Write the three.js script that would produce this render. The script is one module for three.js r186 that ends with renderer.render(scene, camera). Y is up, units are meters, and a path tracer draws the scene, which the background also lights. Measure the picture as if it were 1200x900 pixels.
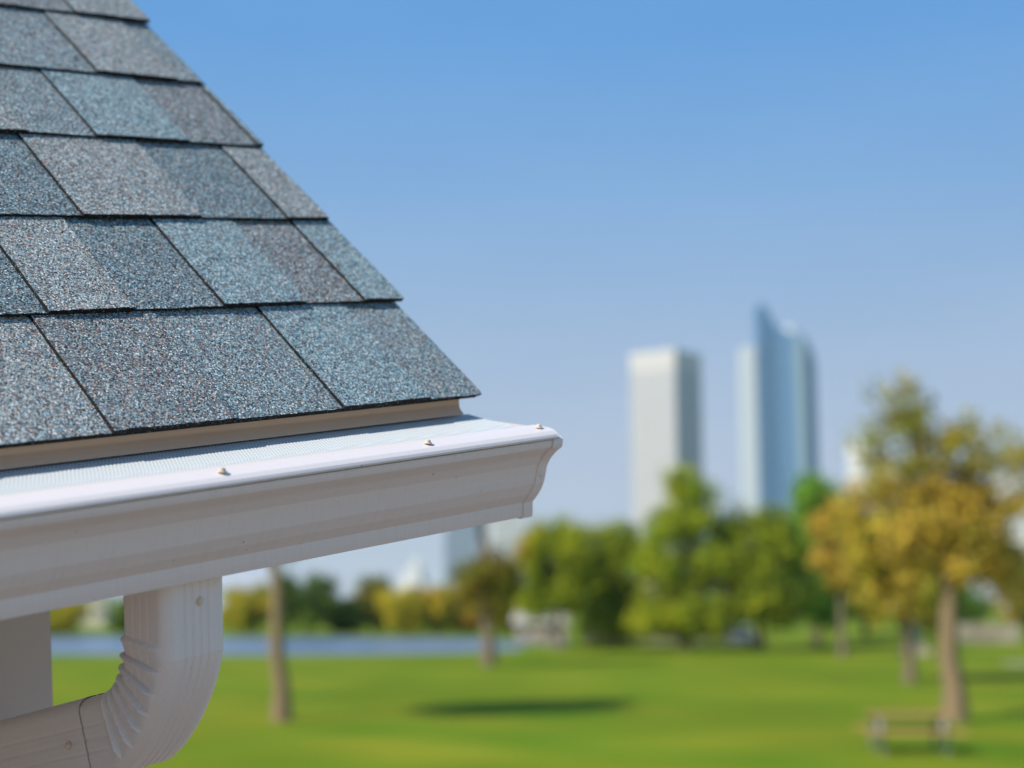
import * as THREE from 'three';
import { mergeGeometries, toCreasedNormals } from 'three/addons/utils/BufferGeometryUtils.js';
import { ImprovedNoise } from 'three/addons/math/ImprovedNoise.js';

// ---------------------------------------------------------------- camera, sky, sun, exposure
const scene = new THREE.Scene();
const camera = new THREE.PerspectiveCamera(2 * Math.atan(450 / 1700) * 180 / Math.PI, 4 / 3, 0.05, 20000);
camera.position.set(0, 3.45, 0);
camera.rotation.x = Math.atan(250 / 1700);
camera.focus = 1.25;
camera.userData.fStop = 3.2;
scene.add(camera);

const renderer = new THREE.WebGLRenderer({ antialias: true });
renderer.setSize(1024, 768);
renderer.toneMapping = THREE.LinearToneMapping;
renderer.toneMappingExposure = 1.12;
renderer.shadowMap.enabled = true;

{ // clear sky: pale at the horizon, deepening with height
  const W = 1024, H = 1024, data = new Float32Array(W * H * 4);
  const stops = [[0, .52, .60, .665], [5, .44, .53, .65], [10, .325, .455, .635], [16, .20, .38, .645], [22, .125, .325, .65], [40, .095, .245, .51], [90, .075, .185, .38]];
  const air = new ImprovedNoise(), haze = (i, j, c) => { // thin uneven veil, a little whiter where it gathers
    const az = i / W * Math.PI * 2, e = (j / H - .5) * Math.PI, x = Math.cos(az) * Math.cos(e), y = Math.sin(e) * 3.5, z = Math.sin(az) * Math.cos(e);
    const n = air.noise(x * 5, y * 5, z * 5) + .5 * air.noise(x * 13, y * 16, z * 13) + .25 * air.noise(x * 31, y * 44, z * 31);
    return 1 + Math.max(-.5, n) * (.05 - .016 * c);
  };
  for (let j = 0; j < H; j++) {
    const el = Math.abs(((j + .5) / H - .5) * 180);
    let k = 0; while (k < stops.length - 2 && el > stops[k + 1][0]) k++;
    const a = stops[k], b = stops[k + 1];
    let t = Math.min(1, (el - a[0]) / (b[0] - a[0]));
    const low = (j + .5) / H < .5;
    for (let i = 0; i < W; i++) {
      const o = (j * W + i) * 4;
      for (let c = 0; c < 3; c++) data[o + c] = haze(i, j, c) * (low ? stops[0][c + 1] : a[c + 1] + (b[c + 1] - a[c + 1]) * t);
      data[o + 3] = 1;
    }
  }
  const sky = new THREE.DataTexture(data, W, H, THREE.RGBAFormat, THREE.FloatType);
  sky.mapping = THREE.EquirectangularReflectionMapping;
  sky.magFilter = THREE.LinearFilter; sky.minFilter = THREE.LinearFilter;
  sky.needsUpdate = true;
  scene.background = sky; scene.environment = sky;
  scene.fog = new THREE.FogExp2(0xc3d6e6, .00013);
}
const sun = new THREE.DirectionalLight(new THREE.Color().setRGB(1, .94, .845), 4.5);
sun.position.set(-60, 64, 46); sun.target.position.set(0, 0, 0);
sun.castShadow = true;
sun.shadow.mapSize.set(2048, 2048);
Object.assign(sun.shadow.camera, { left: -120, right: 120, top: 120, bottom: -120, near: 1, far: 400 });
scene.add(sun, sun.target);

// ---------------------------------------------------------------- helpers
function rng(seed) { let s = seed >>> 0; return () => { s = (s + 0x6D2B79F5) >>> 0; let t = s; t = Math.imul(t ^ (t >>> 15), t | 1); t ^= t + Math.imul(t ^ (t >>> 7), t | 61); return ((t ^ (t >>> 14)) >>> 0) / 4294967296; }; }
const noise = new ImprovedNoise();
const lin = (r, g, b) => new THREE.Color().setRGB(r, g, b);
const taken = {};
function numbered(n) { taken[n] = (taken[n] ?? -1) + 1; return taken[n] ? `${n}_${String(taken[n]).padStart(3, '0')}` : n; }
function thing(name, label, category, group) {
  const g = new THREE.Group(); g.name = numbered(name); g.userData = { label, category };
  if (group) g.userData.group = group;
  scene.add(g); return g;
}
function part(name, geo, m, parent) {
  const o = new THREE.Mesh(geo, m); o.name = name; o.castShadow = o.receiveShadow = true; parent.add(o); return o;
}
function structure(name, geo, m, label) {
  const o = new THREE.Mesh(geo, m); o.name = name; o.receiveShadow = true; o.userData = { kind: 'structure', label }; scene.add(o); return o;
}
function std(color, roughness = .7, extra = {}) { return new THREE.MeshStandardMaterial({ color, roughness, metalness: 0, ...extra }); }
function geom(pos, idx, uv) {
  const g = new THREE.BufferGeometry();
  g.setAttribute('position', new THREE.Float32BufferAttribute(pos, 3));
  if (uv) g.setAttribute('uv', new THREE.Float32BufferAttribute(uv, 2));
  g.setIndex(idx); g.computeVertexNormals(); return g;
}
function box(x0, x1, y0, y1, z0, z1) {
  const g = new THREE.BoxGeometry(x1 - x0, y1 - y0, z1 - z0); g.translate((x0 + x1) / 2, (y0 + y1) / 2, (z0 + z1) / 2); return g;
}
function tex(size, fill, srgb, repeat) {
  const d = new Uint8Array(size * size * 4);
  for (let j = 0; j < size; j++) for (let i = 0; i < size; i++) { const c = fill(i, j), o = (j * size + i) * 4; d[o] = c[0]; d[o + 1] = c[1]; d[o + 2] = c[2]; d[o + 3] = 255; }
  const t = new THREE.DataTexture(d, size, size, THREE.RGBAFormat);
  t.wrapS = t.wrapT = THREE.RepeatWrapping; t.magFilter = THREE.LinearFilter; t.minFilter = THREE.LinearMipmapLinearFilter; t.generateMipmaps = true;
  if (srgb) t.colorSpace = THREE.SRGBColorSpace;
  if (repeat) t.repeat.set(repeat, repeat);
  t.needsUpdate = true; return t;
}
// a closed (z, y) outline swept along x; smooth where the outline turns gently
function sweep(outline, x0, x1, segs = 1, wob = 0, crease = .7) {
  const P = [], I = [], n = outline.length, UV = [];
  let run = 0;
  for (let k = 0; k <= n; k++) {
    const [z, y] = outline[k % n];
    if (k) { const [pz, py] = outline[(k - 1) % n]; run += Math.hypot(z - pz, y - py); }
    for (let s = 0; s <= segs; s++) {
      const x = x0 + (x1 - x0) * s / segs, w = wob ? wob * noise.noise(x * 4.3, y * 18, z * 18 + 3) : 0;
      P.push(x, y, z + w); UV.push(x, run);
    }
  }
  for (let k = 0; k < n; k++) for (let s = 0; s < segs; s++) {
    const a = k * (segs + 1) + s, b = a + segs + 1;
    I.push(a, a + 1, b, a + 1, b + 1, b);
  }
  const tri = THREE.ShapeUtils.triangulateShape(outline.map(([z, y]) => new THREE.Vector2(z, y)), []);
  for (const e of [0, 1]) {
    const base = P.length / 3;
    for (const [z, y] of outline) { P.push(e ? x1 : x0, y, z); UV.push(z, y); }
    for (const [a, b, c] of tri) e ? I.push(base + a, base + c, base + b) : I.push(base + a, base + b, base + c);
  }
  return toCreasedNormals(geom(P, I, UV), crease);
}
// thin sheet following an open (z, y) line
function sheet(line, t) {
  const off = line.map(([z, y], i) => {
    const a = line[Math.max(0, i - 1)], b = line[Math.min(line.length - 1, i + 1)];
    const dz = b[0] - a[0], dy = b[1] - a[1], l = Math.hypot(dz, dy) || 1;
    return [z - dy / l * t, y + dz / l * t];
  });
  return [...line, ...off.reverse()];
}
function smoothLine(pts, n) { // Catmull-Rom through (z, y)
  const c = new THREE.CatmullRomCurve3(pts.map(([z, y]) => new THREE.Vector3(z, y, 0)), false, 'centripetal');
  return c.getPoints(n).map(v => [v.x, v.y]);
}
function tube(points, radii, sides = 8) { // tapered limb through points
  const P = [], I = [], n = points.length, dir = new THREE.Vector3(), a = new THREE.Vector3(), b = new THREE.Vector3();
  for (let k = 0; k < n; k++) {
    dir.subVectors(points[Math.min(n - 1, k + 1)], points[Math.max(0, k - 1)]).normalize();
    a.set(Math.abs(dir.x) > .8 ? 0 : 1, 0, Math.abs(dir.x) > .8 ? 1 : 0).cross(dir).normalize(); b.crossVectors(dir, a);
    for (let s = 0; s <= sides; s++) {
      const t = s / sides * Math.PI * 2, r = radii[k];
      P.push(points[k].x + r * (Math.cos(t) * a.x + Math.sin(t) * b.x), points[k].y + r * (Math.cos(t) * a.y + Math.sin(t) * b.y), points[k].z + r * (Math.cos(t) * a.z + Math.sin(t) * b.z));
    }
  }
  for (let k = 0; k < n - 1; k++) for (let s = 0; s < sides; s++) { const o = k * (sides + 1) + s, u = o + sides + 1; I.push(o, o + 1, u, o + 1, u + 1, u); }
  return geom(P, I);
}

// ---------------------------------------------------------------- the ground, the water, the path
{
  const S = 1024, r = rng(7);
  const map = tex(S, (i, j) => {
    const x = i / S * 16, y = j / S * 16;
    const p = (f, o) => { // tileable by blending over the edge
      const u = i / S, v = j / S, q = (a, b) => noise.noise(a * f, b * f, o);
      return (q(x, y) * (1 - u) * (1 - v) + q(x - 16, y) * u * (1 - v) + q(x, y - 16) * (1 - u) * v + q(x - 16, y - 16) * u * v);
    };
    const n = .55 * p(.35, 1) + .3 * p(1.4, 5) + .25 * (r() - .5), d = p(.8, 9);
    return [136 + 62 * n + 56 * d, 155 + 46 * n + 16 * d, 34 + 26 * n + 16 * d];
  }, true, 1 / 60);
  const g = new THREE.PlaneGeometry(5200, 5200, 1, 1); g.rotateX(-Math.PI / 2);
  const uv = g.attributes.uv; for (let k = 0; k < uv.count; k++) uv.setXY(k, uv.getX(k) * 5200, uv.getY(k) * 5200);
  structure('lawn', g, new THREE.MeshPhysicalMaterial({ color: lin(.66, .68, .62), roughness: 1, specularIntensity: .15, map }), 'wide sunlit green lawn of the park');
}
function flat(points, y) { // polygon of (x, z) on the ground
  const s = new THREE.Shape(points.map(([x, z]) => new THREE.Vector2(x, -z))), g = new THREE.ShapeGeometry(s); g.rotateX(-Math.PI / 2); g.translate(0, y, 0); return g;
}
structure('water', flat([[-400, -90], [-60, -90.5], [-40, -89], [-25, -90], [-15, -89.2], [-8, -90.5], [-3, -93], [0.5, -97], [1, -110], [-2, -126], [-30, -131], [-120, -132], [-400, -134]], .012),
  std(lin(.13, .185, .28), .3), 'blue strip of water beyond the lawn');
structure('path', flat([[25.2, -74.5], [60, -71.5], [60, -76.5], [42, -79], [26.5, -80.5]], .01), std(lin(.26, .235, .11), .95), 'pale sandy path crossing the lawn by the big ochre tree');

{ // pale paved terrace round the house, where the photographer stands
  const m = [.34, .37, .40, .36].map(v => std(lin(v, v * .80, v * .70), .9)), base = structure('terrace', flat([[-13, 13], [13, 13], [13, -17], [-13, -17]], .008), std(lin(.2, .19, .18), .95), 'pale paved terrace round the house'), r = rng(77);
  for (let i = 0; i < 13; i++) for (let j = 0; j < 15; j++) part('paving_slab', box(-12.98 + i * 2, -11.02 + i * 2, .009, .035, 11.02 - j * 2, 12.98 - j * 2), m[Math.floor(r() * 4)], base);
}
{ // dark planting bed along the foot of the house, edged with stone
  const F = [-.03, -2.33], E = [.703, -.711], N = [.732, .681], at = (e, n) => [F[0] + E[0] * e + N[0] * n, F[1] + E[1] * e + N[1] * n], r = rng(83);
  const m = tex(256, () => { const v = 60 + 60 * r(); return [v, v * .78, v * .6]; }, true, 1 / .4);
  const bed = structure('planting_bed', flat([at(2.2, -.5), at(2.2, 3.9), at(-4.5, 3.9), at(-4.5, -.5)], .06), std(lin(1, 1, 1), 1, { map: m }), 'dark soil bed along the foot of the house');
  for (let k = 0; k < 13; k++) { const [x, z] = at(2.0 - k * .52, 3.95), g = box(-.25, .25, 0, .14, -.06, .06); const o = part('edging_stone', g, std(lin(.4, .37, .33), .9), bed); o.position.set(x, 0, z); o.rotation.y = Math.atan2(.711, .703); }
}

// ---------------------------------------------------------------- the house in front
const place = { // its corner and its axes: x along the eave, y up its wall, z out from the eave
  at: new THREE.Vector3(-.02867, 3.6494, -1.4197),
  basis: new THREE.Matrix4().makeBasis(new THREE.Vector3(.69223, .174007, -.700385), new THREE.Vector3(0, .970497, .241115), new THREE.Vector3(.721677, -.166907, .671807)),
};
function settle(g) { g.position.copy(place.at); g.quaternion.setFromRotationMatrix(place.basis); return g; }
const SLOPE = 35.81 * Math.PI / 180, CS = Math.cos(SLOPE), SN = Math.sin(SLOPE);
const onRoof = (x, s, w) => [x, s * SN + w * CS, -s * CS + w * SN];   // along the eave, up the slope, above the deck
const LEFT = -2.15, FASCIA = -.02;

// granules: one map of grains, coloured by five blends
const GS = 1024, CELL = 4, NC = GS / CELL, grainId = new Uint32Array(GS * GS), grainEdge = new Float32Array(GS * GS);
{
  const r = rng(11), px = new Float32Array(NC * NC), py = new Float32Array(NC * NC);
  for (let k = 0; k < NC * NC; k++) { px[k] = r(); py[k] = r(); }
  for (let j = 0; j < GS; j++) for (let i = 0; i < GS; i++) {
    const ci = Math.floor(i / CELL), cj = Math.floor(j / CELL); let best = 1e9, id = 0, second = 1e9;
    for (let b = -1; b < 2; b++) for (let a = -1; a < 2; a++) {
      const k = ((cj + b + NC) % NC) * NC + (ci + a + NC) % NC;
      const dx = (ci + a + px[k]) * CELL - i, dy = (cj + b + py[k]) * CELL - j, d = dx * dx + dy * dy;
      if (d < best) { second = best; best = d; id = k; } else if (d < second) second = d;
    }
    grainId[j * GS + i] = id; grainEdge[j * GS + i] = Math.min(1, (Math.sqrt(second) - Math.sqrt(best)) / 2.2);
  }
}
const GRAINS = { blue: [108, 138, 150], pale: [168, 200, 208], cyan: [124, 172, 186], white: [222, 228, 226], navy: [62, 76, 84], black: [26, 25, 26], grey: [148, 154, 154], tan: [192, 174, 158], rust: [138, 94, 80], plum: [128, 114, 118] };
const BLENDS = {
  teal: { blue: 3.2, pale: 3.6, cyan: 1.2, white: 1.1, navy: 1.7, grey: 2, tan: .3, rust: .1, black: .3 },
  navy: { blue: 4, pale: 1.1, cyan: .8, white: .45, navy: 3.4, black: .9, grey: 1.8, tan: .5, plum: .6, rust: .25 },
  tan: { grey: 3.4, white: 1.9, tan: 1.9, pale: 1.5, blue: 1, navy: 1.2, rust: .5, plum: 1, black: .4 },
  brown: { grey: 2.5, plum: 2, tan: 1.1, blue: 2.1, navy: 2, white: .7, rust: .7, black: .8, pale: .8 },
  slate: { blue: 3, grey: 2.8, pale: 1.7, white: .9, navy: 2, tan: .8, plum: .8, rust: .3, cyan: .5, black: .4 },
};
const TILE = .35;
const grainBump = tex(GS, (i, j) => { const k = j * GS + i, v = 90 * grainEdge[k] + 165 * ((grainId[k] * 2654435761 >>> 0) / 4294967296) * Math.min(1, .3 + grainEdge[k]); return [v, v, v]; }, false, 1 / TILE);
const granule = {};
Object.entries(BLENDS).forEach(([tone, blend], n) => {
  const r = rng(100 + n), list = Object.entries(BLENDS.slate).map(([k, v]) => [k, .22 * v + .78 * (blend[k] ?? 0)]), sum = list.reduce((s, e) => s + e[1], 0), c = [];
  for (let k = 0; k < NC * NC; k++) {
    let t = r() * sum, m = 0; while ((t -= list[m][1]) > 0 && m < list.length - 1) m++;
    const q = GRAINS[list[m][0]], v = .82 + .36 * r(); c.push([q[0] * v, q[1] * v, q[2] * v]);
  }
  const pit = [26, 27, 30];
  const map = tex(GS, (i, j) => { const k = j * GS + i, q = c[grainId[k]], e = Math.min(1, .45 + grainEdge[k] * 1.4); return [0, 1, 2].map(h => Math.min(255, pit[h] + (q[h] - pit[h]) * e)); }, true, 1 / TILE);
  granule[tone] = std(lin(1, 1, 1), .88, { map, bumpMap: grainBump, bumpScale: .0006 });
});
const asphalt = (() => {
  const r = rng(5), c = []; for (let k = 0; k < NC * NC; k++) { const q = r() < .09 ? 45 + 80 * r() : 6 + 10 * r(); c.push([q, q, q * 1.04]); }
  return std(lin(1, 1, 1), .85, { map: tex(GS, (i, j) => c[grainId[j * GS + i]], true, 1 / TILE), bumpMap: grainBump, bumpScale: .0008 });
})();

const house = settle(thing('house', 'house with blue grey asphalt shingle roof above a white rain gutter', 'house'));
const beige = std(lin(.74, .47, .33), .5), wallPaint = std(lin(.60, .53, .51), .9);

// roof deck with both slopes, shingles laid on the front one
const COURSES = [0, .153, .297, .442, .578, .718];
while (COURSES.length < 13) COURSES.push(COURSES[COURSES.length - 1] + .1435);
const RIDGE = COURSES[12] + .02;
const deckLine = (() => {
  const [, ry, rz] = onRoof(0, RIDGE, -.0085), [, ey, ez] = onRoof(0, .032, -.0085), back = 2 * rz - ez, t = .02;
  return [[ez, ey], [rz, ry], [back, ey], [back, ey - t], [rz, ry - t * 1.2], [ez, ey - t]];
})();
const roof = part('roof', sweep(deckLine, LEFT, -.016), std(lin(.30, .22, .14), .9), house);

function shinglePiece(x0, x1, s0, len, thick, lift, seed, tone) {
  const r = rng(seed), nu = Math.max(3, Math.ceil((x1 - x0) / .0045)), nv = 5, P = [], UV = [], I = [];
  const ou = r() * TILE, ov = r() * TILE, jb = Array.from({ length: nu + 1 }, () => (r() - .5) * .0011), jl = Array.from({ length: nv + 1 }, () => (r() - .5) * .0007), jr = Array.from({ length: nv + 1 }, () => (r() - .5) * .0007);
  const skew = (r() - .5) * .0012;
  const at = (a, b) => {
    const u = a / nu, v = b / nv;
    let x = x0 + (x1 - x0) * u, s = s0 + len * v;
    if (b === 0) s += jb[a] + skew * u;
    if (a === 0) x += jl[b]; if (a === nu) x += jr[b];
    const top = (lift + thick) * (1 - v) + (thick * .75) * v + .0007 * noise.noise(x * 22, s * 22, seed * .37);
    return [x, s, top];
  };
  const put = (x, s, w) => { P.push(...onRoof(x, s, w - .0085)); };
  for (let b = 0; b <= nv; b++) for (let a = 0; a <= nu; a++) { const [x, s, w] = at(a, b); put(x, s, w + (b === 0 ? -.0004 : 0)); UV.push(x + ou, s + ov); }
  for (let b = 0; b < nv; b++) for (let a = 0; a < nu; a++) { const o = b * (nu + 1) + a, q = o + nu + 1; I.push(o, o + 1, q, o + 1, q + 1, q); }
  const topCount = I.length;
  const wall = (list) => { // cut edge, with its own vertices
    const base = P.length / 3;
    list.forEach(([a, b]) => { const [x, s, w] = at(a, b), v = b / nv, lo = lift * (1 - v); put(x, s, w + (b === 0 ? -.0004 : 0)); put(x, s + (b === 0 ? .0006 : 0), lo); UV.push(x * 1.3 + s + ou, w, x * 1.3 + s + ou, lo); });
    for (let k = 0; k < list.length - 1; k++) { const o = base + 2 * k; I.push(o, o + 1, o + 2, o + 1, o + 3, o + 2); }
  };
  wall(jb.map((_, a) => [a, 0])); wall(jl.map((_, b) => [0, nv - b])); wall(jr.map((_, b) => [nu, b]));
  const g = geom(P, I, UV); g.addGroup(0, topCount, 0); g.addGroup(topCount, I.length - topCount, 1);
  part('shingle', g, [granule[tone], asphalt], roof);
}
{
  // [left end, raised?, blend] along each course; each piece runs to the next one's left end
  const rows = [
    [[-.530, 0, 'tan'], [-.411, 1, 'brown'], [-.293, 0, 'slate'], [-.178, 1, 'teal'], [-.071, 0, 'slate']],
    [[-.500, 0, 'navy'], [-.396, 1, 'tan'], [-.313, 0, 'navy'], [-.218, 1, 'teal'], [-.121, 0, 'brown'], [-.047, 1, 'teal']],
    [[-.410, 0, 'navy'], [-.294, 1, 'tan'], [-.161, 0, 'navy'], [-.053, 1, 'tan']],
    [[-.372, 1, 'tan'], [-.285, 0, 'slate'], [-.209, 1, 'teal'], [-.095, 0, 'brown'], [-.004, 1, 'teal']],
    [[-.290, 0, 'slate'], [-.141, 1, 'tan'], [-.036, 0, 'slate']],
    [[-.215, 0, 'brown'], [-.101, 1, 'tan']],
  ];
  const ends = [0, .0065, .003, .0045, .0005, .002], r = rng(31), tones = Object.keys(BLENDS);
  for (let k = 0; k < 12; k++) {
    let row = rows[k] ? rows[k].slice() : [], first = row.length ? row[0] : [0, r() < .5 ? 1 : 0, ''], x = row.length ? first[0] : .0, up = first[1];
    while (x > LEFT) { // goes on to the left, unevenly
      x -= (up ? .085 : .08) + .05 * r(); up = 1 - up;
      row.unshift([Math.max(x, LEFT - .01), up, tones[Math.floor(r() * tones.length)]]);
    }
    row = row.filter(p => p[0] < (ends[k] ?? .003) - .002);
    row.forEach(([x0, up, tone], m) => {
      const x1 = m + 1 < row.length ? row[m + 1][0] : (ends[k] ?? (.004 * r()));
      const len = COURSES[k + 1] - COURSES[k] + .02;
      // a raised piece stops short of its neighbour on the left by the width of the cut
      shinglePiece(x0 + (up ? .0009 : -.0005), x1 - (up ? .0003 : .0004), COURSES[k] + (up ? 0 : .0006), len, up ? .0058 : .0032, .0054, 1000 + k * 50 + m, tone || 'slate');
    });
  }
  // starter course under the first butts and the ridge cap
  const st = sweep([onRoof(0, .0035, -.0078), onRoof(0, .0035, -.0046), onRoof(0, .05, -.0052), onRoof(0, .05, -.0078)].map(p => [p[2], p[1]]), LEFT, -.003, 200, .0004);
  part('starter_strip', st, asphalt, roof);
  const cap = sweep([onRoof(0, RIDGE - .13, .004), onRoof(0, RIDGE, .004), onRoof(0, RIDGE, .0008), onRoof(0, RIDGE - .13, .0008)].map(p => [p[2], p[1]]), LEFT, .002);
  part('ridge_cap', cap, granule.slate, roof);
}
// drip edge: a tan metal strip hanging below the shingles, kicked out at its foot
part('drip_edge', sweep(sheet([...smoothLine([[FASCIA, .004], [FASCIA - .0006, -.006], [FASCIA, -.0135], [FASCIA + .0015, -.0165], [FASCIA + .005, -.0195], [FASCIA + .0058, -.0212]], 14)], .0008), LEFT, -.0138, 60, .0006), beige, house);
part('fascia', box(LEFT, -.016, -.118, -.006, FASCIA - .026, FASCIA - .003), std(lin(.62, .59, .56), .7), house);
part('rake_board', sweep([onRoof(0, .03, -.03), onRoof(0, RIDGE, -.03), onRoof(0, RIDGE - .03, -.16), onRoof(0, .13, -.16)].map(p => [p[2], p[1]]), -.036, -.0165), std(lin(.62, .59, .56), .7), house);
part('soffit', box(LEFT, -.036, -.112, -.104, -.365, FASCIA - .027), std(lin(.6, .57, .54), .8), house);
{
  const rz = onRoof(0, RIDGE, 0)[2], ry = onRoof(0, RIDGE, -.035)[1], ty = -.03 + (.36) * SN / CS - .035;
  const r = rng(3), m = tex(256, () => { const v = 120 + 40 * (r() - .5); return [v, v, v]; }, false, 1 / .25);
  wallPaint.bumpMap = m; wallPaint.bumpScale = .0006;
  part('wall', sweep([[-.36, -4.6], [-.36, -.113], [-.39, -.113], [-.39, ty - .02], [rz, ry - .02], [2 * rz + .39, ty - .02], [2 * rz + .39, -4.6]], LEFT + .1, -.276), wallPaint, house);
}

// ---------------------------------------------------------------- the rain gutter
const paintBump = (() => { const r = rng(21); return tex(256, (i, j) => { const v = 128 + 60 * noise.noise(i / 9, j / 60, 2) + 40 * (r() - .5); return [v, v, v]; }, false, 1 / .12); })();
// painted metal: faint drip streaks, a few specks of grime
function grime(seed, base, specks, streak) {
  const S = 1024, r = rng(seed), d = new Float32Array(S * S).fill(1);
  for (let k = 0; k < specks; k++) { const cx = r() * S, cy = r() * S, q = .7 + 1.6 * r() * r(), v = .35 + .5 * r(); for (let j = -4; j < 5; j++) for (let i = -4; i < 5; i++) if (Math.hypot(i, j * .8) < q) { const o = ((Math.floor(cy) + j + S) % S) * S + (Math.floor(cx) + i + S) % S; d[o] = Math.min(d[o], v); } }
  return tex(S, (i, j) => { const w = 1 - streak * Math.max(0, noise.noise(i / 5, j / 150, seed) + .5 * noise.noise(i / 2.1, j / 70, seed + 7)) - .03 * r(), v = d[j * S + i] * w; return [255 * Math.min(1, base[0] * v), 255 * Math.min(1, base[1] * (v * .99 + .01 * v * v)), 255 * Math.min(1, base[2] * v * (.97 + .03 * v))]; }, true, 1 / .5);
}
const gutterPaint = std(lin(.84, .765, .75), .42, { map: grime(3, [1, 1, 1], 60, .025), bumpMap: paintBump, bumpScale: .00008 });
const whitePaint = std(lin(.84, .765, .75), .42, { map: grime(4, [1, 1, 1], 50, .012), bumpMap: paintBump, bumpScale: .00006 });
const pipePaint = std(lin(.84, .765, .75), .42, { map: grime(6, [1, 1, 1], 70, .02), bumpMap: paintBump, bumpScale: .00008 });
const screwMetal = std(lin(.72, .60, .49), .45);
const gutter = settle(thing('rain_gutter', 'white moulded aluminium rain gutter with mesh cover along the roof edge', 'gutter'));
const ogee = smoothLine([[.0634, -.1], [.0672, -.0955], [.0722, -.0895], [.0763, -.083], [.0789, -.0765], [.0804, -.070], [.0820, -.0635], [.0852, -.0575], [.0905, -.051], [.0968, -.0455], [.1010, -.0425], [.1018, -.0405]], 40);
const face = [[-.019, -.03], [-.019, -.1125], [-.0165, -.1148], [.06, -.1148], [.0625, -.1142], [.0634, -.1125], ...ogee, [.1022, -.0385], [.1022, -.036], [.1005, -.0345], [.094, -.0335]];
part('trough', sweep(sheet(face, .0007), LEFT, -.0072, 160, .0009, .5), gutterPaint, gutter);
{ // mesh cover: finely ribbed sheet sloping from under the drip edge to the front flange
  const z0 = -.0205, z1 = .0735, P = [], I = [], UV = [], N = 2400, rows = 6, x0 = LEFT, x1 = -.0012, t = .0007;
  for (const side of [1, 0]) for (let b = 0; b <= rows; b++) for (let s = 0; s <= N; s++) {
    const v = b / rows, x = x0 + (x1 - x0) * s / N, z = z0 + (z1 - z0) * v;
    const rib = side ? .00022 * (s % 4 < 2 ? 1 : -1) * Math.min(1, 12 * v * (1 - v)) : -t;
    P.push(x - .018 * v, -.0222 - .0035 * v - .0012 * Math.sin(v * Math.PI) + rib + .0004 * noise.noise(x * 6, v * 2, 4), z); UV.push(x, z);
  }
  const row = N + 1, half = row * (rows + 1);
  for (const o0 of [0, half]) for (let b = 0; b < rows; b++) for (let s = 0; s < N; s++) { const o = o0 + b * row + s, u = o + row; o0 ? I.push(o, o + 1, u, o + 1, u + 1, u) : I.push(o, u, o + 1, o + 1, u, u + 1); }
  part('mesh_cover', geom(P, I, UV), std(lin(.655, .665, .665), .5, { map: tex(512, (i, j) => { const v = (i + j * .35) % 32 < 13 ? 222 : 255, w = j % 16 < 3 ? 250 : v; return [w * .985, w, w]; }, true, 1 / .052) }), gutter);
}
const flange = [...smoothLine([[.0705, -.0250], [.073, -.0243], [.085, -.0247], [.095, -.0256], [.1015, -.0282], [.1056, -.0326], [.1050, -.0342]], 28)];
part('front_flange', sweep(sheet(flange, -.001), LEFT, -.0052, 120, .0007, .6), whitePaint, gutter);
{ // end cap: a plate with a rim folded round the trough
  const rim = face.slice(1).map(([z, y]) => [z, y]);
  const out = sheet(rim, -.0016);
  const cap = part('end_cap', sweep(out, -.0098, .0026, 6, 0, .6), gutterPaint, gutter);
  const plate = [...face.slice(1), [.09, -.0275], [-.019, -.026]];
  part('plate', sweep(plate, -.0010, .0012), gutterPaint, cap);
  const d = new THREE.SphereGeometry(.0055, 16, 10); d.scale(.8, 1.25, .6); d.translate(-.0035, -.068, .0806);
  part('dimple', d, gutterPaint, cap);
}
function screw(parent, pos, axis) {
  const head = new THREE.CylinderGeometry(.0032, .0036, .0026, 6), washer = new THREE.CylinderGeometry(.0047, .0050, .0010, 20), dish = new THREE.CylinderGeometry(.0016, .0020, .0006, 12);
  head.translate(0, .0021, 0); washer.translate(0, .0005, 0); dish.translate(0, .0036, 0);
  const o = part('screw', mergeGeometries([head, washer, dish]), screwMetal, parent);
  o.scale.setScalar(.8); o.position.set(...pos); o.quaternion.setFromUnitVectors(new THREE.Vector3(0, 1, 0), new THREE.Vector3(...axis).normalize());
  return o;
}
for (const [x, z] of [[-.376, .0955], [-.1615, .0935], [-.0172, .091], [-.62, .095], [-.9, .095]]) screw(gutter, [x, -.0244, z], [.1, 1, .06]);

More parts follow.
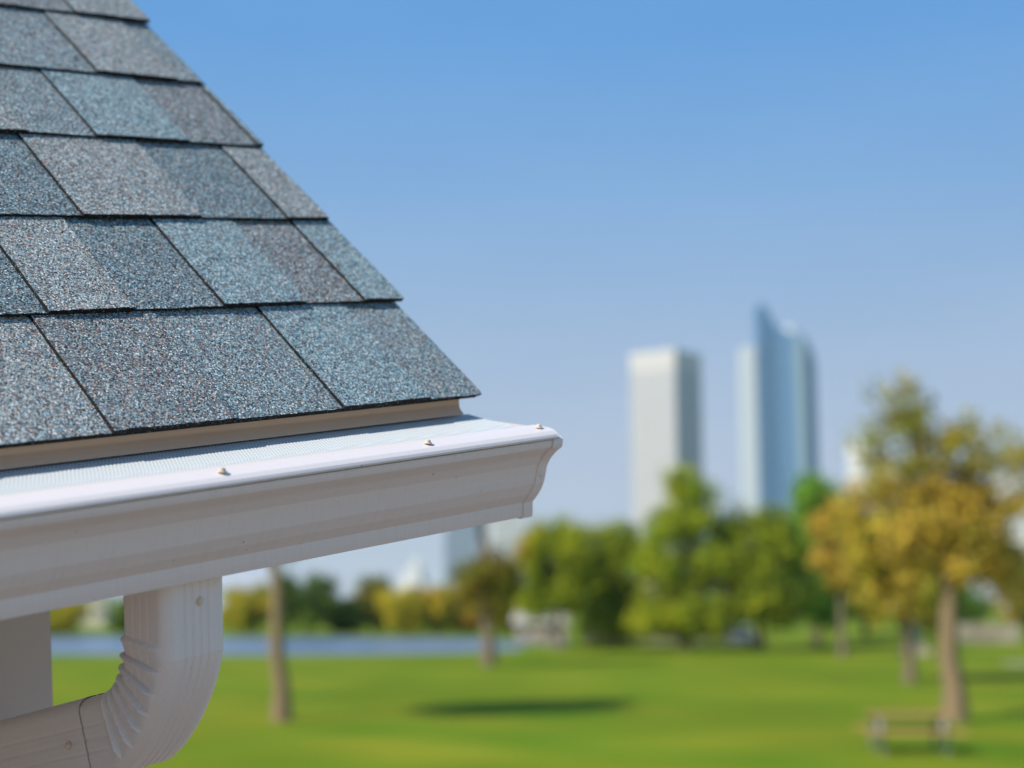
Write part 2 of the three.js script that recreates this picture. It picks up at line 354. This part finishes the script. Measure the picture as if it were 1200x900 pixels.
// ---------------------------------------------------------------- the downspout
const spout = settle(thing('downspout', 'ribbed white downspout with curved elbow hanging below the gutter', 'downspout'));
{
  const EW = .060, ND = .067, EX = -.3713, NB = -.0158, R0 = .012;
  // ribbed rounded-rectangle section: u along the eave, v outward from the wall side (0 inner .. ND outer)
  const section = [];
  const flatRib = (t, n, deep) => { const q = t * n; return -deep * Math.pow(Math.max(0, Math.cos(2 * Math.PI * q)), 3); };
  const M = 56;
  const edge = (ax, ay, bx, by, nx, ny, ribs, deep) => { for (let k = 0; k < M; k++) { const t = k / M, w = Math.min(1, 8 * t * (1 - t)), d = flatRib(t, ribs, deep) * w; section.push([ax + (bx - ax) * t + nx * d, ay + (by - ay) * t + ny * d]); } };
  const arc = (cx, cy, a0) => { for (let k = 0; k < 10; k++) { const a = a0 + k / 10 * Math.PI / 2; section.push([cx + R0 * Math.cos(a), cy + R0 * Math.sin(a)]); } };
  const h = EW / 2;
  edge(h, R0, h, ND - R0, 1, 0, 5, .0008); arc(h - R0, ND - R0, 0);
  edge(h - R0, ND, -h + R0, ND, 0, 1, 5, .0011); arc(-h + R0, ND - R0, Math.PI / 2);
  edge(-h, ND - R0, -h, R0, -1, 0, 4, .0006); arc(-h + R0, R0, Math.PI);
  edge(-h + R0, 0, h - R0, 0, 0, -1, 5, .0008); arc(h - R0, R0, Math.PI * 1.5);
  // path of the inner side in (z, y): straight, bend, straight; crimps on the bend
  function pipe(name, steps, grow, material) {
    const P = [], I = [], UV = [], n = section.length;
    steps.forEach(({ z, y, a, pinch = 0, crimp = 0 }, s) => {
      const oz = Math.cos(a), oy = Math.sin(a);   // outward direction of the section at this step (a = 0: straight down)
      for (let k = 0; k <= n; k++) {
        let [u, v] = section[k % n]; const f = v / ND;
        let vv = v * (1 - pinch * Math.pow(f, 2));
        const fade = Math.max(0, Math.min(1, (.9 - f) * 5)), side = Math.min(1, Math.abs(u) / (h * .8));
        let uu = u * (1 + grow / h) + Math.sign(u) * crimp * fade * side * .0046; if (f < .22) vv -= crimp * .0013 * (1 - f / .22);
        if (grow) vv += grow * (f - .5) * 2;
        P.push(EX + uu, y + oy * vv, z + oz * vv); UV.push(k / n * .23, y);
      }
    });
    const row = n + 1;
    for (let s = 0; s < steps.length - 1; s++) for (let k = 0; k < n; k++) { const o = s * row + k, u = o + row; I.push(o, o + 1, u, o + 1, u + 1, u); }
    const m = part(name, geom(P, I, UV), material, spout);
    return m;
  }
  const RI = .050, BEND = 70 * Math.PI / 180, ys = -.177, cz = NB - RI;
  const steps = [];
  for (let k = 0; k <= 10; k++) steps.push({ z: NB, y: -.105 + (ys + .012 + .105) * k / 10, a: 0 });
  const NSTEP = 260, crimps = 7;
  for (let k = 0; k <= NSTEP; k++) { // the elbow: eight crimps, each a quick rise and a slow fall
    const t = -.09 + 1.14 * k / NSTEP, b = Math.min(1, Math.max(0, t)) * BEND;
    let z = cz + RI * Math.cos(b), y = ys - RI * Math.sin(b);
    if (t < 0) y += -t * .13; if (t > 1) { const q = (t - 1) * .13; z -= q * Math.sin(BEND); y -= q * Math.cos(BEND); }
    const q = (k / NSTEP * crimps) % 1, ends = Math.min(1, Math.min(k, NSTEP - k) / 8);
    const crimp = (q < .09 ? Math.sin(q / .09 * Math.PI / 2) : Math.pow(1 - (q - .09) / .91, 2.2)) * ends - .25 * Math.exp(-Math.pow((q - .97) / .04, 2)) * ends;
    steps.push({ z, y, a: -b, pinch: .17 * Math.sin(Math.PI * Math.min(1, Math.max(0, t))), crimp });
  }
  const last = steps[steps.length - 1], dz = -Math.sin(BEND), dy = -Math.cos(BEND);
  for (let k = 1; k <= 4; k++) steps.push({ z: last.z + dz * .05 * k / 4, y: last.y + dy * .05 * k / 4, a: -BEND });
  pipe('elbow', steps, 0, pipePaint);
  // slanted pipe back to the wall
  const q0 = { z: last.z + dz * .032, y: last.y + dy * .032 }, len = .17, low = [];
  for (let k = 0; k <= 8; k++) low.push({ z: q0.z + dz * len * k / 8, y: q0.y + dy * len * k / 8, a: -BEND });
  pipe('slanted_pipe', low, .0009, pipePaint);
  // second elbow and the pipe down the wall
  const e2 = low[8], down = [];
  const c2 = { z: e2.z - 0, y: e2.y }, R2 = .05;
  for (let k = 0; k <= 40; k++) { // turns about a point beyond the outer side
    const b = BEND * (1 - k / 40), pivot = ND + R2, pz = c2.z + Math.cos(BEND) * pivot, py = c2.y - Math.sin(BEND) * pivot;
    down.push({ z: pz - Math.cos(b) * pivot, y: py + Math.sin(b) * pivot, a: -b });
  }
  const d2 = down[40]; for (let k = 1; k <= 6; k++) down.push({ z: d2.z, y: d2.y - 3.2 * k / 6, a: 0 });
  pipe('wall_pipe', down, 0, pipePaint);
  screw(spout, [-.3688, -.1335, NB + ND - .0003], [0, 0, 1]);
  screw(spout, [EX - h - .0012, -.2795, -.099], [-1, 0, 0]);
}

// ---------------------------------------------------------------- trees
const bark = std(lin(.20, .145, .095), .95), paleBark = std(lin(.25, .175, .095), .95), darkBark = std(lin(.10, .075, .055), .95);
const leafMat = new THREE.MeshPhysicalMaterial({ color: lin(1, 1, 1), roughness: .9, vertexColors: true, side: THREE.DoubleSide, transmission: .3, thickness: 0, specularIntensity: .3 });
// crown: leaf-sized faces gathered in twig clusters inside clumps [dx, y, dz, rx, ry, rz, weight]
function crownGeometry(clumps, count, size, palette, seed) {
  const lush = palette[0][0] > .3 ? [2.25, 2.1, 1.3] : [3.6, 3.15, 1.4];
  const r = rng(seed), P = [], C = [], I = []; count *= 2; size *= 1.15;
  const total = clumps.reduce((s, c) => s + (c[6] ?? 1) * c[3] * c[4], 0);
  const g3 = () => (r() + r() + r() - 1.5) * 1.15;
  for (const c of clumps) {
    const n = Math.round(count * (c[6] ?? 1) * c[3] * c[4] / total), twigs = Math.max(6, Math.round(n / 16)), pal = c[7] ?? palette, base = pal[Math.floor(r() * pal.length)];
    for (let t = 0; t < twigs; t++) {
      const th = r() * Math.PI * 2, u = r() * 2 - 1, q = Math.sqrt(1 - u * u), rad = .35 + .68 * Math.pow(r(), .45);
      const tx = c[0] + c[3] * rad * q * Math.cos(th), ty = c[1] + c[4] * rad * u, tz = c[2] + c[5] * rad * q * Math.sin(th), spread = size * 1.5;
      const tone = r() < .22 ? base : pal[Math.floor(r() * pal.length)], tv = .8 + .4 * r();
      for (let k = 0; k < n / twigs; k++) {
        const x = tx + g3() * spread, y = ty + g3() * spread, z = tz + g3() * spread, s = size * (.6 + .7 * r());
        const nn = new THREE.Vector3((x - c[0]) / c[3], (y - c[1]) / c[4] + .35, (z - c[2]) / c[5]).normalize().addScaledVector(new THREE.Vector3(r() - .5, r() - .5, r() - .5), 1.5).normalize();
        const a = new THREE.Vector3(r() - .5, r() - .5, r() - .5).cross(nn).normalize(), b = nn.clone().cross(a);
        const o = P.length / 3, v = tv * (.85 + .3 * r());
        for (const [fa, fb] of [[-.5, 0], [0, -.3], [.5, 0], [0, .3]]) { P.push(x + s * (a.x * fa + b.x * fb), y + s * (a.y * fa + b.y * fb), z + s * (a.z * fa + b.z * fb)); C.push(tone[0] * v * lush[0], tone[1] * v * lush[1], tone[2] * v * lush[2]); }
        I.push(o, o + 1, o + 2, o, o + 2, o + 3);
      }
    }
  }
  const g = geom(P, I); g.setAttribute('color', new THREE.Float32BufferAttribute(C, 3)); return g;
}
function tree({ name, label, group, x, z, trunk, radius, lean = [0, 0], clumps, count, leaf, palette, seed, wood = bark, limbs = true }) {
  const t = thing(name, label, 'tree', group); t.position.set(x, 0, z);
  const r = rng(seed * 7 + 1), pts = [], rad = [];
  for (let k = 0; k <= 7; k++) { const f = k / 7; pts.push(new THREE.Vector3(lean[0] * f + .06 * radius * Math.sin(k * 2.1) * 4, trunk * f - (k ? 0 : .15), lean[1] * f)); rad.push(radius * (k ? 1 - .55 * f : 1.35)); }
  part('trunk', tube(pts, rad, 10), wood, t);
  if (limbs) for (const c of clumps) {
    const f = Math.min(.98, Math.max(.35, (c[1] - c[4] * .9) / trunk)), s = new THREE.Vector3(lean[0] * f, trunk * f, lean[1] * f), e = new THREE.Vector3(c[0], c[1] + c[4] * .3, c[2]);
    const m = s.clone().lerp(e, .5); m.y -= .12 * s.distanceTo(e); m.x += (r() - .5) * .3;
    part('limb', tube([s, m, e], [radius * .42, radius * .26, radius * .07], 6), wood, t);
  }
  part('crown', crownGeometry(clumps, count, leaf, palette, seed), leafMat, t);
  return t;
}
// clumps filling an ellipsoidal crown
function clumpsFor(w, y0, y1, n, seed, skew = 0) {
  n = Math.round(n * 2);
  const r = rng(seed), out = [], cy = (y0 + y1) / 2, hy = (y1 - y0) / 2;
  for (let k = 0; k < n; k++) {
    const th = k * 2.399 + 1.6 * r(), v = Math.max(-1, Math.min(1, (k + .5) / n * 2 - 1 + .25 * (r() - .5))), q = Math.sqrt(1 - v * v * .8), rr = w / 2 * (.4 + .5 * r());
    const s = w * (.12 + .14 * r());
    out.push([Math.cos(th) * q * rr + skew * v, cy + v * hy * .72, Math.sin(th) * q * rr, s, Math.min(s, hy * .5) * (.7 + .4 * r()), s, .8 + .5 * r()]);
  }
  return out;
}
const GREEN = [[.075, .112, .007], [.10, .13, .008], [.055, .085, .008], [.12, .14, .010]];
const DEEP = [[.024, .05, .01], [.034, .062, .01], [.02, .04, .009]];
const BRIGHT = [[.07, .15, .02], [.06, .12, .016], [.045, .10, .018]];
const OLIVE = [[.13, .135, .018], [.10, .115, .018], [.17, .145, .02]];
const OCHRE = [[.34, .245, .038], [.28, .205, .035], [.37, .285, .05], [.24, .18, .035], [.22, .20, .035]];
const DULL = [[.305, .22, .04], [.21, .155, .035], [.17, .15, .03], [.23, .175, .04]];
const YELLOWING = [[.17, .165, .035], [.22, .18, .04], [.12, .135, .03]];
const RUST = [[.17, .09, .03], [.13, .10, .025], [.10, .095, .02]];

tree({ name: 'lawn_tree', label: 'slim pale trunked tree on the open lawn, crown reaching behind the shingle roof', x: -6.49, z: -41.8, trunk: 6.6, radius: .25, lean: [-.45, 0], wood: paleBark,
  clumps: clumpsFor(5.2, 5.2, 9.6, 9, 41), count: 6500, leaf: .30, palette: GREEN, seed: 1 });
tree({ name: 'lawn_tree', label: 'leaning tree with rust brown lower leaves by the water', x: -1.18, z: -75.4, trunk: 9.4, radius: .34, lean: [-.45, 0], wood: bark,
  clumps: [[.2, 4.9, 0, 1.2, .8, 1.1, .8], [-.9, 4.3, .3, .9, .8, .9, .7], [.9, 4.2, -.3, .7, .8, .7, .7], [.6, 3.1, .2, .45, .8, .5, .7], [-.5, 9.2, 0, 1.4, 1.0, 1.3, .8], [-1.4, 8.4, .3, 1.0, .8, 1, .7]], count: 2100, leaf: .28, palette: [[.065, .068, .012], [.06, .075, .010], [.075, .062, .014]], seed: 2 });
tree({ name: 'park_tree', label: 'yellow green tree with an orange tinged side behind the gutter end', x: 3.0, z: -97.2, trunk: 4.6, radius: .22,
  clumps: [...clumpsFor(5.0, 2.0, 8.6, 12, 51), [-1.6, 6.6, .8, 1.0, 1.2, 1, .9, [[.16, .10, .015], [.13, .12, .012]]]], count: 5200, leaf: .32, palette: GREEN, seed: 3 });
tree({ name: 'park_tree', label: 'rounded mid green tree between the orange tinged tree and the tallest green tree', x: 6.9, z: -100.4, trunk: 4.8, radius: .24,
  clumps: [...clumpsFor(6.2, .2, 9.0, 14, 52)], count: 5200, leaf: .32, palette: GREEN, seed: 4 });
tree({ name: 'park_tree', label: 'tallest green tree, peaked top with rusty leaves against the white tower', x: 11.2, z: -95.6, trunk: 6.5, radius: .36, wood: paleBark, lean: [.6, 0],
  clumps: [[0, 2.6, 0, 2.2, 1.9, 2, 1.1], [-1.6, 5.4, .5, 1.8, 1.7, 1.6, 1], [1.6, 5.6, -.4, 1.7, 1.6, 1.6, 1], [-.9, 8.0, 0, 1.6, 1.4, 1.4, 1], [.9, 8.6, .3, 1.3, 1.2, 1.2, .8], [.3, 10.7, 0, 1.25, 1.4, 1.1, .8], [1.6, 10.2, 0, .8, .8, .7, .4], [2.0, 2.2, .4, 1.4, 1.4, 1.3, 1], [-2.2, 2.2, .4, 1.4, 1.4, 1.3, 1]], count: 6400, leaf: .32, palette: [...GREEN, [.075, .13, .012]], seed: 5 });
tree({ name: 'park_tree', label: 'broad green tree standing in front of the blue glass tower', x: 16.4, z: -97.2, trunk: 5.2, radius: .3,
  clumps: [...clumpsFor(7.0, 1.3, 10.0, 16, 53)], count: 6600, leaf: .32, palette: [...GREEN, [.045, .08, .01]], seed: 6 });
tree({ name: 'park_tree', label: 'narrow bright green tree between the glass tower and the ochre trees', x: 21.8, z: -105.6, trunk: 7, radius: .28,
  clumps: [...clumpsFor(5.8, .3, 13.0, 15, 54)], count: 5200, leaf: .34, palette: BRIGHT, seed: 7 });
tree({ name: 'autumn_tree', label: 'small ochre tree with a thin trunk beside the bright green tree', x: 19.3, z: -86.1, trunk: 6, radius: .22, wood: bark,
  clumps: [...clumpsFor(2.5, 3.4, 9.4, 9, 55)], count: 4200, leaf: .3, palette: DULL, seed: 8 });
tree({ name: 'autumn_tree', label: 'full golden ochre tree behind the picnic table, crown hanging low', x: 16.25, z: -60.4, trunk: 5.4, radius: .24, wood: bark,
  clumps: [...clumpsFor(4.7, 2.8, 9.2, 14, 56), [-1.3, 3.2, .4, .8, .7, .8, 1], [.2, 2.9, .5, .7, .6, .8, 1]], count: 4000, leaf: .25, palette: [...OCHRE, [.16, .17, .03], [.20, .19, .03]], seed: 9 });
tree({ name: 'autumn_tree', label: 'tall ochre tree with thick trunk and thin yellowing top beside the picnic table', x: 12.46, z: -41.8, trunk: 6.4, radius: .33, wood: paleBark, lean: [-.1, 0],
  clumps: [[-.2, 5.7, 0, 1.1, 1.0, 1, 1], [.9, 5.5, .2, 1.0, .9, .9, 1], [.5, 4.4, .3, .8, .7, .8, .7], [-1.0, 4.9, .2, .8, .7, .7, .8], [1.5, 4.4, -.2, .7, .6, .7, .7], [.2, 6.6, 0, 1.4, .6, 1, .6], [2.2, 6.0, 0, .7, .6, .7, .35],
    [-2.1, 7.9, 0, .8, .5, .8, .34, YELLOWING], [-1.0, 8.3, .4, .8, .5, .8, .4, YELLOWING], [.1, 8.0, .2, .9, .5, .9, .4, YELLOWING], [1.1, 8.1, -.1, .9, .5, .9, .34, YELLOWING], [2.2, 7.6, .1, .9, .5, .8, .3, YELLOWING], [-1.35, 9.1, 0, .6, .75, .6, .3, YELLOWING], [-1.0, 8.7, .1, .8, .5, .7, .3, YELLOWING], [-.9, 7.3, .2, 1.2, .4, .9, .45, YELLOWING], [.9, 7.3, .2, 1.2, .4, .9, .45, YELLOWING], [3.1, 6.6, .1, .8, .6, .7, .3, YELLOWING], [3.3, 7.7, .1, .7, .5, .7, .25, YELLOWING]], count: 4700, leaf: .19, palette: DULL, seed: 10 });
tree({ name: 'park_tree', label: 'dark brown green tree by the low stone wall and path', x: 41.6, z: -118, trunk: 4.5, radius: .3, wood: darkBark,
  clumps: clumpsFor(6.0, 1.2, 8.2, 10, 57), count: 5200, leaf: .34, palette: [...RUST, ...DEEP, [.06, .06, .015]], seed: 11 });
tree({ name: 'park_tree', label: 'low dark green tree behind the beige monument', x: 37.2, z: -128, trunk: 3, radius: .25, wood: darkBark,
  clumps: clumpsFor(7.0, .5, 5.6, 9, 58), count: 4600, leaf: .36, palette: [...BRIGHT, ...DEEP], seed: 12 });
tree({ name: 'park_tree', label: 'mid green tree seen under the tall ochre crown', x: 30.2, z: -126, trunk: 4.5, radius: .25, wood: darkBark,
  clumps: clumpsFor(8.0, .8, 8.6, 10, 59), count: 4800, leaf: .36, palette: [...GREEN, ...DEEP], seed: 13 });
// shore trees across the water
const SHORE = [
  [-43.5, 3.6, 6, OLIVE, 'low olive green tree on the far shore beside the wall of the house'],
  [-36.2, 3.2, 5, DEEP, 'dark green shrubby tree on the far shore seen between the wall and the downspout'],
  [-25.9, 4.4, 5.2, OLIVE, 'rounded olive tree on the far shore seen between the downspout and the slim trunk'],
  [-19.7, 6.0, 6.0, DEEP, 'large round deep green tree on the far shore beside the slim trunk'],
  [-16.1, 3.0, 3.2, DEEP, 'small dark tree on the far shore at the foot of the large round one'],
  [-13.6, 5.2, 4.4, [...DEEP, ...RUST], 'green and brown tree on the far shore near the white winged roof'],
  [-10.4, 4.3, 4.2, [[.19, .17, .02], ...OLIVE], 'yellow green tree on the far shore below the white winged roof'],
  [-7.4, 4.3, 3.8, [[.24, .17, .025], ...OLIVE], 'golden olive tree on the far shore beside the yellow green one'],
  [-4.4, 5.0, 4.4, [...OLIVE, ...RUST], 'olive brown tree on the far shore behind the leaning tree'],
  [-.6, 5.2, 4.4, [...OLIVE, [.12, .11, .03]], 'dusty olive tree on the far shore behind the pale kiosk'],
];
SHORE.forEach(([x, h, w, palette, label], k) => tree({ name: 'shore_tree', label, group: 'trees along the far shore', x, z: -140 - (k % 3) * 2.2, trunk: h * .5, radius: .16, wood: darkBark, clumps: clumpsFor(w, .25, h, 8, 70 + k), count: 2600, leaf: .34, palette, seed: 30 + k, limbs: false }));

// ---------------------------------------------------------------- far buildings
const concrete = std(lin(.62, .59, .565), .85);
function building(name, label, x, z, turn) { const b = thing(name, label, 'building'); b.position.set(x, 0, z); b.rotation.y = turn; return b; }
function windowGrid(faces, w, d, h0, h1, storey, bay, inset) { // shallow window boxes on the given faces of a block
  const out = [];
  for (const f of faces) {
    const len = f % 2 ? d : w, n = Math.round(len / bay), m = Math.floor((h1 - h0) / storey);
    for (let j = 0; j < m; j++) for (let i = 0; i < n; i++) {
      const c = -len / 2 + (i + .5) * len / n, g = new THREE.BoxGeometry(len / n * inset, storey * .5, .3);
      g.translate(c, h0 + (j + .5) * storey, (f % 2 ? w : d) / 2); g.rotateY(f * Math.PI / 2); out.push(g);
    }
  }
  return mergeGeometries(out);
}
{ // white concrete tower
  const b = building('white_tower', 'tall pale concrete office tower with a flat roof, beside the glass tower', 120, -1118, -37 * Math.PI / 180), W = 40, D = 40, H = 191;
  part('wall', box(-W / 2, W / 2, 0, H - 6, -D / 2, D / 2), concrete, b);
  part('roof_band', box(-W / 2 - .4, W / 2 + .4, H - 6, H, -D / 2 - .4, D / 2 + .4), std(lin(.66, .63, .6), .85), b);
  const glz = part('window_grid', windowGrid([0, 1], W, D, 8, H - 12, 3.9, 3.3, .62), std(lin(.26, .30, .36), .3), b); glz.userData.kind = 'stuff';
}
{ // glass tower with a swept, stepped crown
  const b = building('glass_tower', 'slender blue glass tower with a pointed swept top', 179, -950, 0);
  const skew = (g, x0, k) => { const p = g.attributes.position; for (let i = 0; i < p.count; i++) p.setZ(i, p.getZ(i) - (p.getX(i) - x0) * k); g.computeVertexNormals(); return g; };
  const sh = (pts, depth, zf) => { const s = new THREE.Shape(pts.map(p => new THREE.Vector2(...p))), g = new THREE.ExtrudeGeometry(s, { depth, bevelEnabled: false }); g.translate(0, 0, zf - depth); return g; };
  const glass = std(lin(.13, .27, .46), .2), bay = std(lin(.32, .44, .50), .3);
  part('white_slab', box(-25.4, -17.2, 0, 169, -20, -1), std(lin(.62, .66, .68), .6), b);
  part('pointed_fin', skew(sh([[-17, 0], [-3.6, 0], [-3.6, 183], [-7, 189], [-10, 194.5], [-13, 196.5], [-16, 195]], 18, 5), -17, .34), glass, b);
  part('main_body', sh([[-3.6, 0], [15.5, 0], [15.5, 176.5], [10, 177], [4, 178.5], [-3.6, 182.6]], 28, 0), glass, b);
  part('pale_bay', sh([[8.6, 0], [14, 0], [14, 174], [8.6, 175]], 2, 1.8), bay, b);
  part('side_wing', skew(sh([[15.5, 0], [24.6, 0], [24.6, 159], [20, 170], [15.5, 174]], 20, 1), 15.5, 1.25), glass, b);
  const drum = new THREE.CylinderGeometry(4.6, 4.6, 8, 24); drum.translate(9, 179.5, -12); part('roof_drum', drum, std(lin(.7, .72, .74), .6), b);
  const fl = []; for (let y = 8; y < 172; y += 4.2) fl.push(box(-3.4, 8.4, y, y + .7, 0, .25), skew(box(-16.8, -3.7, y, y + .7, 5, 5.25), -17, .34)); for (let y = 8; y < 156; y += 4.2) fl.push(skew(box(15.7, 24.4, y, y + .7, 1, 1.25), 15.5, 1.25));
  const bands = part('floor_bands', mergeGeometries(fl), std(lin(.26, .38, .48), .5), b); bands.userData.kind = 'stuff';
}
function block(name, label, x, z, w, h, d, color, turn, storey, winColor) {
  const b = building(name, label, x, z, turn);
  part('wall', box(-w / 2, w / 2, 0, h, -d / 2, d / 2), std(color, .85), b);
  part('parapet', box(-w / 2 - .3, w / 2 + .3, h, h + Math.min(1.4, h * .06), -d / 2 - .3, d / 2 + .3), std(color.clone().multiplyScalar(1.05), .85), b);
  const g = part('window_grid', windowGrid([0, 3], w, d, storey * .6, h - storey * .4, storey, storey * .95, .55), std(winColor, .35), b); g.userData.kind = 'stuff';
  return b;
}
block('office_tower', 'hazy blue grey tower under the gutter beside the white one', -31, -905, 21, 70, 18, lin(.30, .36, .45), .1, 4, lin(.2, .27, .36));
block('office_tower', 'white slab tower just under the gutter end, behind the leaning tree', -4.5, -900, 18, 76, 16, lin(.74, .73, .71), .2, 4, lin(.5, .52, .55));
block('white_building', 'small white building top showing beside the ochre crown', 123, -500, 10, 55, 12, lin(.78, .77, .76), .2, 3.6, lin(.5, .52, .55));
block('white_building', 'pale apartment block behind the dark brown green tree', 141, -400, 14, 35, 12, lin(.6, .59, .57), -.3, 3.4, lin(.38, .4, .43));
block('white_building', 'cream house between trees on the far shore', -51, -176, 5.0, 3.6, 4, lin(.62, .56, .42), .1, 1.6, lin(.2, .2, .2));
{ // pale hall with a long sloping roof
  const b = building('exhibition_hall', 'pale hall with a long sloping roof behind the slim trunk', -90, -500, 0);
  part('wall', box(-12, 11, 0, 6, -8, 8), std(lin(.6, .62, .64), .8), b);
  part('roof', sweep([[9, 5.6], [9, 6.2], [-9, 12.5], [-9, 11.8]], -13, 12), std(lin(.45, .48, .52), .6), b);
}
{ // winged white roof
  const b = building('winged_building', 'white building with two pointed wing shaped fins rising above shore trees', -41, -600, 0);
  part('wall', box(-9, 9, 0, 5, -6, 6), std(lin(.7, .7, .7), .8), b);
  for (const [x0, x1, tip, h, zz] of [[-7, 0.5, 2.6, 20.5, 0], [-2, 5, 4.2, 16, -3]]) {
    const s = new THREE.Shape(); s.moveTo(x0, 4.8); s.lineTo(x1 + 3.2, 4.8); s.quadraticCurveTo(tip + 1, h * .6, tip, h); s.quadraticCurveTo(x0 + 2, h * .55, x0, 4.8);
    const g = new THREE.ExtrudeGeometry(s, { depth: 1.6, bevelEnabled: true, bevelSize: .2, bevelThickness: .2, bevelSegments: 1 }); g.translate(0, 0, zz);
    part('wing', g, std(lin(.78, .77, .77), .6), b);
  }
}

// ---------------------------------------------------------------- smaller things in the park
{ // kiosk
  const k = thing('kiosk', 'small pale kiosk with pitched roof at the far edge of the lawn', 'kiosk'); k.position.set(2.2, 0, -108); k.rotation.y = -.1; k.scale.setScalar(.88);
  part('wall', box(-2.1, 2.1, 0, 1.9, -1.4, 1.4), std(lin(.42, .36, .28), .9), k);
  part('plinth', box(-2.16, 2.16, 0, .5, -1.46, 1.46), std(lin(.20, .23, .27), .9), k);
  part('roof', sweep([[1.75, 1.85], [0, 2.75], [-1.75, 1.85], [-1.75, 1.75], [0, 2.6], [1.75, 1.75]], -2.4, 2.4), std(lin(.46, .42, .36), .8), k);
  for (const x of [-1.2, .9]) part('window', box(x - .35, x + .35, .9, 1.5, 1.4, 1.43), std(lin(.08, .1, .12), .2), k);
  part('door', box(-.3, .4, .02, 1.7, 1.462, 1.49), std(lin(.3, .25, .2), .8), k);
}
{ // low stone walls, stones laid one by one in two courses
  const wall = (label, x0, x1, z, h, seed) => {
    const w = thing('stone_wall', label, 'wall'); w.position.set((x0 + x1) / 2, 0, z);
    const r = rng(seed), half = (x1 - x0) / 2, m = [std(lin(.36, .31, .22), .95), std(lin(.30, .26, .19), .95), std(lin(.40, .35, .26), .95)];
    part('core', box(-half + .02, half - .02, 0, h - .05, -.18, .18), std(lin(.25, .22, .18), .95), w);
    for (let c = 0; c < 2; c++) for (let x = -half; x < half - .2;) { const l = Math.min(.7 + .7 * r(), half - x); part('stone', box(x + .02, x + l - .02, c * h / 2 + .015, (c + 1) * h / 2 - .01, -.22 - .05 * r(), .22 + .05 * r()), m[Math.floor(r() * 3)], w); x += l; }
  };
  wall('low beige stone wall beside the path under the dark trees', 33, 38.6, -112, 1.5, 61);
  wall('low grey beige stone wall behind the row of green trees', 5.5, 19, -113, .7, 62);
}
{ // monument
  const m = thing('monument', 'beige stone monument on a stepped base between the ochre trunks', 'monument'); m.position.set(24.2, 0, -88.6);
  const s = std(lin(.5, .42, .28), .95);
  part('base', box(-.75, .75, 0, .35, -.75, .75), s, m); part('step', box(-.58, .58, .35, .7, -.58, .58), s, m);
  const sh = new THREE.CylinderGeometry(.28, .44, 1.4, 4, 1); sh.rotateY(Math.PI / 4); sh.translate(0, 1.4, 0); part('shaft', sh, s, m);
  const cp = new THREE.CylinderGeometry(.05, .42, .5, 4, 1); cp.rotateY(Math.PI / 4); cp.translate(0, 2.35, 0); part('cap', cp, s, m);
}
{ // picnic table: plank top, a plank seat on either side, metal end frames
  const b = thing('picnic_table', 'brown wooden picnic table with metal legs on the lawn by the ochre tree', 'picnic table'); b.position.set(8.97, 0, -33.6); b.rotation.y = -.06; b.scale.setScalar(1.06);
  const m = [std(lin(.42, .235, .07), .8), std(lin(.35, .195, .06), .8), std(lin(.46, .27, .09), .8)], metal = std(lin(.26, .26, .25), .5);
  for (let k = 0; k < 5; k++) part('top_plank', box(-.86, .86, .75, .80, -.37 + k * .15, -.235 + k * .15), m[k % 3], b);
  for (const z of [-.78, .64]) for (let k = 0; k < 2; k++) part('seat_plank', box(-1.05, 1.05, .44, .49, z + k * .15, z + .135 + k * .15), m[(k + 1) % 3], b);
  for (const x of [-.66, .66]) {
    part('leg_frame', mergeGeometries([box(x - .04, x + .04, .38, .44, -.8, .8), box(x - .04, x + .04, .69, .75, -.36, .36)]), metal, b);
    for (const s of [-1, 1]) part('leg', tube([new THREE.Vector3(x, 0, s * .62), new THREE.Vector3(x, .41, s * .44), new THREE.Vector3(x, .72, s * .30)], [.05, .05, .05], 8), metal, b);
  }
}
{ // parked car
  const c = thing('parked_car', 'small white car parked behind the foot of the broad green tree', 'car'); c.position.set(15.9, 0, -103); c.rotation.y = -.1;
  const paint = std(lin(.62, .64, .66), .3), glass = std(lin(.05, .06, .07), .15), black = std(lin(.03, .03, .03), .7);
  const prof = (pts, x0, x1) => sweep(pts, x0, x1, 1, 0, .5);
  part('body', prof([[2.05, .35], [2.1, .65], [1.95, .82], [1.0, .95], [-1.6, .98], [-2.05, .85], [-2.1, .4], [-1.9, .25], [1.9, .25]], -.86, .86), paint, c);
  part('cabin', prof([[1.0, .95], [.35, 1.42], [-.9, 1.48], [-1.7, .98]], -.74, .74), paint, c);
  part('windscreen', prof([[1.02, .99], [.42, 1.40], [.46, 1.41], [1.07, .99]], -.66, .66), glass, c);
  for (const s of [-1, 1]) {
    part('side_window', prof([[.8, 1.0], [.3, 1.36], [-.85, 1.4], [-1.4, 1.02]], s > 0 ? .742 : -.755, s > 0 ? .755 : -.742), glass, c);
    part('headlight', box(s * .62 - .16, s * .62 + .16, .58, .72, 2.02, 2.09), std(lin(.8, .8, .78), .15), c);
    for (const z of [-1.3, 1.35]) { const w = new THREE.CylinderGeometry(.31, .31, .2, 20); w.rotateZ(Math.PI / 2); w.translate(s * .79, .31, z); const o = part('wheel', w, black, c); const h = new THREE.CylinderGeometry(.18, .18, .03, 16); h.rotateZ(Math.PI / 2); h.translate(s * .895, .31, z); part('hub', h, std(lin(.5, .5, .52), .35), o); }
  }
}

renderer.render(scene, camera);
